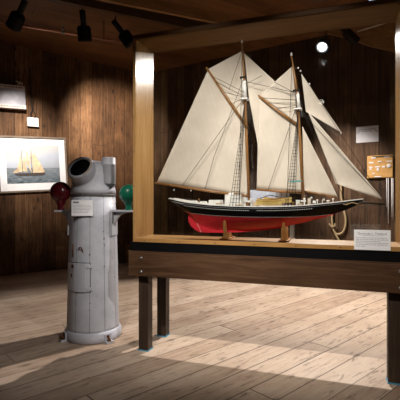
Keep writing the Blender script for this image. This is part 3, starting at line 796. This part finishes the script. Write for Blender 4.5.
# three on the left under the ceiling
h1 = cpt(16, 21, 3.08); t1 = WL.hit(-10, 175)
lamp('leftmost black ceiling spotlight, tilted down to the left above the framed picture', h1, h1+V((-.55, .42, -.6)))
spot(fit(h1, t1), WL.hit(28, 150), 420, 50, 1, (1,.93,.86))
h2 = cpt(84.5, 34, 3.05); t2 = WL.hit(104, 150)
lamp('middle black ceiling spotlight at upper left, hanging with its head straight down', h2, h2+V((.0, .3, -.75)))
spot(fit(h2, t2), WL.hit(112, 132), 900, 52, 1, NEUT)
h3 = cpt(127, 39, 3.05); t3 = h3+V((.6, .3, -.75))
lamp('black ceiling spotlight tilted right, touching the case corner in view', h3, t3)
# the lamp facing us behind the case
h4 = at(323, 45, 5.2); t4 = V((.1, 2.9, .4))
lamp('lit spotlight shining towards the viewer, seen through the case glass', h4, t4, .085, .15, lens=m_lens_hot)
KEY = spot(fit(h4, t4, .15), (.5, 3.4, .1), 690, 84, .4, (1, .93, .87), .03)
h5 = at(351, 37, 5.0)
lamp('unlit looking black spotlight seen through the case, right of the lit one', h5, h5+V((.5, .1, -.42)), .06, .2, .03, .14)
pa2, pb2 = h5+V((.05, -.06, -.02)), at(398, 19, 4.75)
MB().tube([pa2+V((0,0,.06)), pb2, pb2+(pb2-pa2)*.3], .009, 8).build('lamp_rail', m_greyflange); tag(bpy.data.objects['lamp_rail'], 'thin pale metal rail running right from the black spotlight behind glass', 'rail')
h6 = at(375, -7, 4.1); t6 = V((1.35, 3.85, 0))
lamp('spotlight with bluish lens above the top right corner of the case', h6, h6+V((-.1, -.45, -.5)), .085, .15, lens=m_lens_soft)
spot(h6+V((-.05, -.05, -.16)), t6, 100, 42, .9, WARM)
# lamps over the visitor's side
h7 = V((-1.27, -3.0, 3.08)); t7 = V((.45, 2.95, 1.5))
lamp('ceiling spotlight behind the viewer, seen only as bright dots mirrored in the glass', h7, t7, .055, .14, lens=m_lens_warm)
for s_ in (.45, 1.2):
    spot(cw(s_, -2.2, 3.33), cw(s_+.05, .15, 1.05), 330, 40, .7, (1, .93, .85), .012)
spot((1.9, .2, 3.05), (-.87, 3.2, .30), 300, 27, .8, (1, .95, .92), .05)
spot((.6, 4.6, 3.2), WR.hit(356, 196), 950, 36, .95, NEUT, .05)

spot((.1, 4.5, 3.2), WR.hit(258, 200), 300, 15, .6, (.95,.95,1), .04)  # extra spot without a fixture, added to brighten the pale board on the right wall
# ------------------------------------------------------------------ right wall
def wthing(name, label, cat, px, py, off=0): return on_wall(WR, name, label, cat, px, py, off)
PP = wthing('paper_notice', 'white paper notice with dark flourishes pinned above the knot board', 'notice', 367.2, 134.2)
pw = wspan(WR, 356.2, 378.6)/2; phh = (WR.hit(367, 126.4)-WR.hit(367, 142.4)).z/2
MB().box((-pw, -.003, -phh), (pw, -.0005, phh)).build('sheet', plain('lilac white paper', (.50,.49,.55), .85, .1, 0, .03), PP)
lines('printed_lines', PP, -pw*.78, pw*.8, phh*.22, phh*.2, 6, phh*.06, -.003, m_inkpale)
lines('heading', PP, -pw*.55, pw*.55, phh*.62, phh*.22, 2, phh*.11, -.003, m_ink, (1, .9))
for sg in (-1, 1): MB().prism([(sg*pw*.88, -.003, phh*.2), (sg*pw*.82, -.003, phh*.15), (sg*pw*.55, -.003, phh*.72), (sg*pw*.62, -.003, phh*.76)], (0, -.0004, 0)).build('flourish', m_ink, PP)
KB = wthing('knot_board', 'orange wooden board with white knot samples on the right wall', 'board', 380.2, 166.8)
kw = wspan(WR, 367.4, 393.3, 167)/2; kh = (WR.hit(380, 154.8)-WR.hit(380, 177.4)).z/2
MB().box((-kw, -.03, -kh), (kw, 0, kh)).bevel(.012, 3).build('board', m_plaque, KB)
def kb(u0, u1, v0, v1, name='knot_sample', mat=m_cord):
    MB().box((-kw+2*kw*u0, -.036, kh-2*kh*v1), (-kw+2*kw*u1, -.0295, kh-2*kh*v0)).bevel(.002).build(name, mat, KB)
for a in ((.16,.34,.08,.13), (.66,.88,.07,.11), (.08,.26,.28,.345), (.42,.56,.25,.31), (.75,.97,.26,.30), (.08,.22,.49,.54), (.10,.19,.57,.62), (.31,.50,.48,.53), (.38,.46,.56,.68),
          (.20,.30,.77,.82), (.58,.70,.47,.55), (.30,.55,.92,.965)): kb(*a)
MB().box((-kw*.55, -.038, kh*.86), (kw*.95, -.0295, kh*.93)).build('dark_rail', m_screw, KB)
MB().lathe([(.026, 0), (.026, .006), (.018, .009)], M.Translation((kw*.68, -.030, kh*.04)) @ M.Rotation(PI/2, 4, 'X'), 20).build('knot_sample', m_cord, KB)
for i, (x, y1) in enumerate(((386.6, 207), (388.2, 223.5), (391.6, 217), (392.9, 219.5))):
    p = WR.hit(x, 178, .02)-KB.location; q = WR.hit(x+.2, y1, .02)-KB.location
    R = M.Rotation(-WR.rot(), 3, 'Z')
    MB().tube([R @ p, R @ ((p+q)*.5+V((0,0,0))), R @ q], .0045, 8).build('hanging_cord', m_cord, KB)

rp = lambda pts, off=.03: [WR.hit(x, y, off)-WR.hit(338, 184, 0) for x, y in pts]
RO = thing('hanging_rope', 'tan rope tied in a loop, hanging on the wall behind the hull', 'rope', WR.hit(338, 184, 0), 0)
def smooth(pts, k=4):
    out = []
    for i in range(len(pts)-1):
        p0, p1, p2, p3 = pts[max(i-1,0)], pts[i], pts[i+1], pts[min(i+2, len(pts)-1)]
        for j in range(k):
            t = j/k; out.append(.5*((2*p1)+(p2-p0)*t+(2*p0-5*p1+4*p2-p3)*t*t+(3*p1-p0-3*p2+p3)*t**3))
    out.append(pts[-1]); return out
MB().tube(smooth(rp([(341.5,184),(341.2,196),(343.5,208),(345.6,218),(345.4,226),(342.5,232.5),(336.5,234),(333,229),(331.5,225)])), .014, 10).build('loop', m_rope, RO)
MB().tube(smooth(rp([(332.5,208),(332,218),(332.4,224),(334,231),(337.5,238),(339.5,241)], .04)), .013, 10).build('standing_part', m_rope, RO)
MB().tube(smooth(rp([(329,223.5),(331.5,226.5),(335,226),(334.5,223.5)], .055)), .011, 10).build('hitch', m_rope, RO)
MB().lathe([(.008, -.01), (.008, .06)], M.Translation(WR.hit(341.5, 184, 0)-RO.location) @ WR.n.to_track_quat('Z', 'Y').to_matrix().to_4x4(), 10).build('peg', m_screw, RO)

IP = wthing('notice_board', 'pale blue white display board on the wall behind the hull', 'display board', 258, 205, .004)
iw0 = wspan(WR, 225, 258, 205); iw1 = wspan(WR, 258, 290, 205); zt = WR.hit(258, 190).z-WR.hit(258, 205).z; zb = WR.hit(258, 222).z-WR.hit(258, 205).z
MB().box((-iw0, -.02, zb), (iw1, 0, zt)).bevel(.003).build('board', m_panel, IP)
PO = thing('grey_post', 'narrow pale grey post behind the hull right of the forward cradle', 'post', V((WR.hit(292.3, 230, .1).x, WR.hit(292.3, 230, .1).y, 0)), WR.rot())
MB().box((-.03, -.03, 0), (.03, .03, 1.05)).bevel(.004).build('post', plain('pale grey paint', (.42,.42,.41), .6), PO)
MB().box((-.08, -.08, 0), (.08, .08, .012)).build('base_plate', m_greyflange, PO)

# ------------------------------------------------------------------ ambience and view
wd = bpy.data.worlds.new('dim room'); SC.world = wd; wd.use_nodes = True
bg = wd.node_tree.nodes['Background']; bg.inputs[0].default_value = (1, .70, .45, 1); bg.inputs[1].default_value = .02
vs = SC.view_settings; vs.view_transform = 'Standard'; vs.look = 'None'; vs.exposure = 0; vs.gamma = 1; vs.use_curve_mapping = False
SC.cycles.transparent_max_bounces = 16; SC.cycles.max_bounces = 8
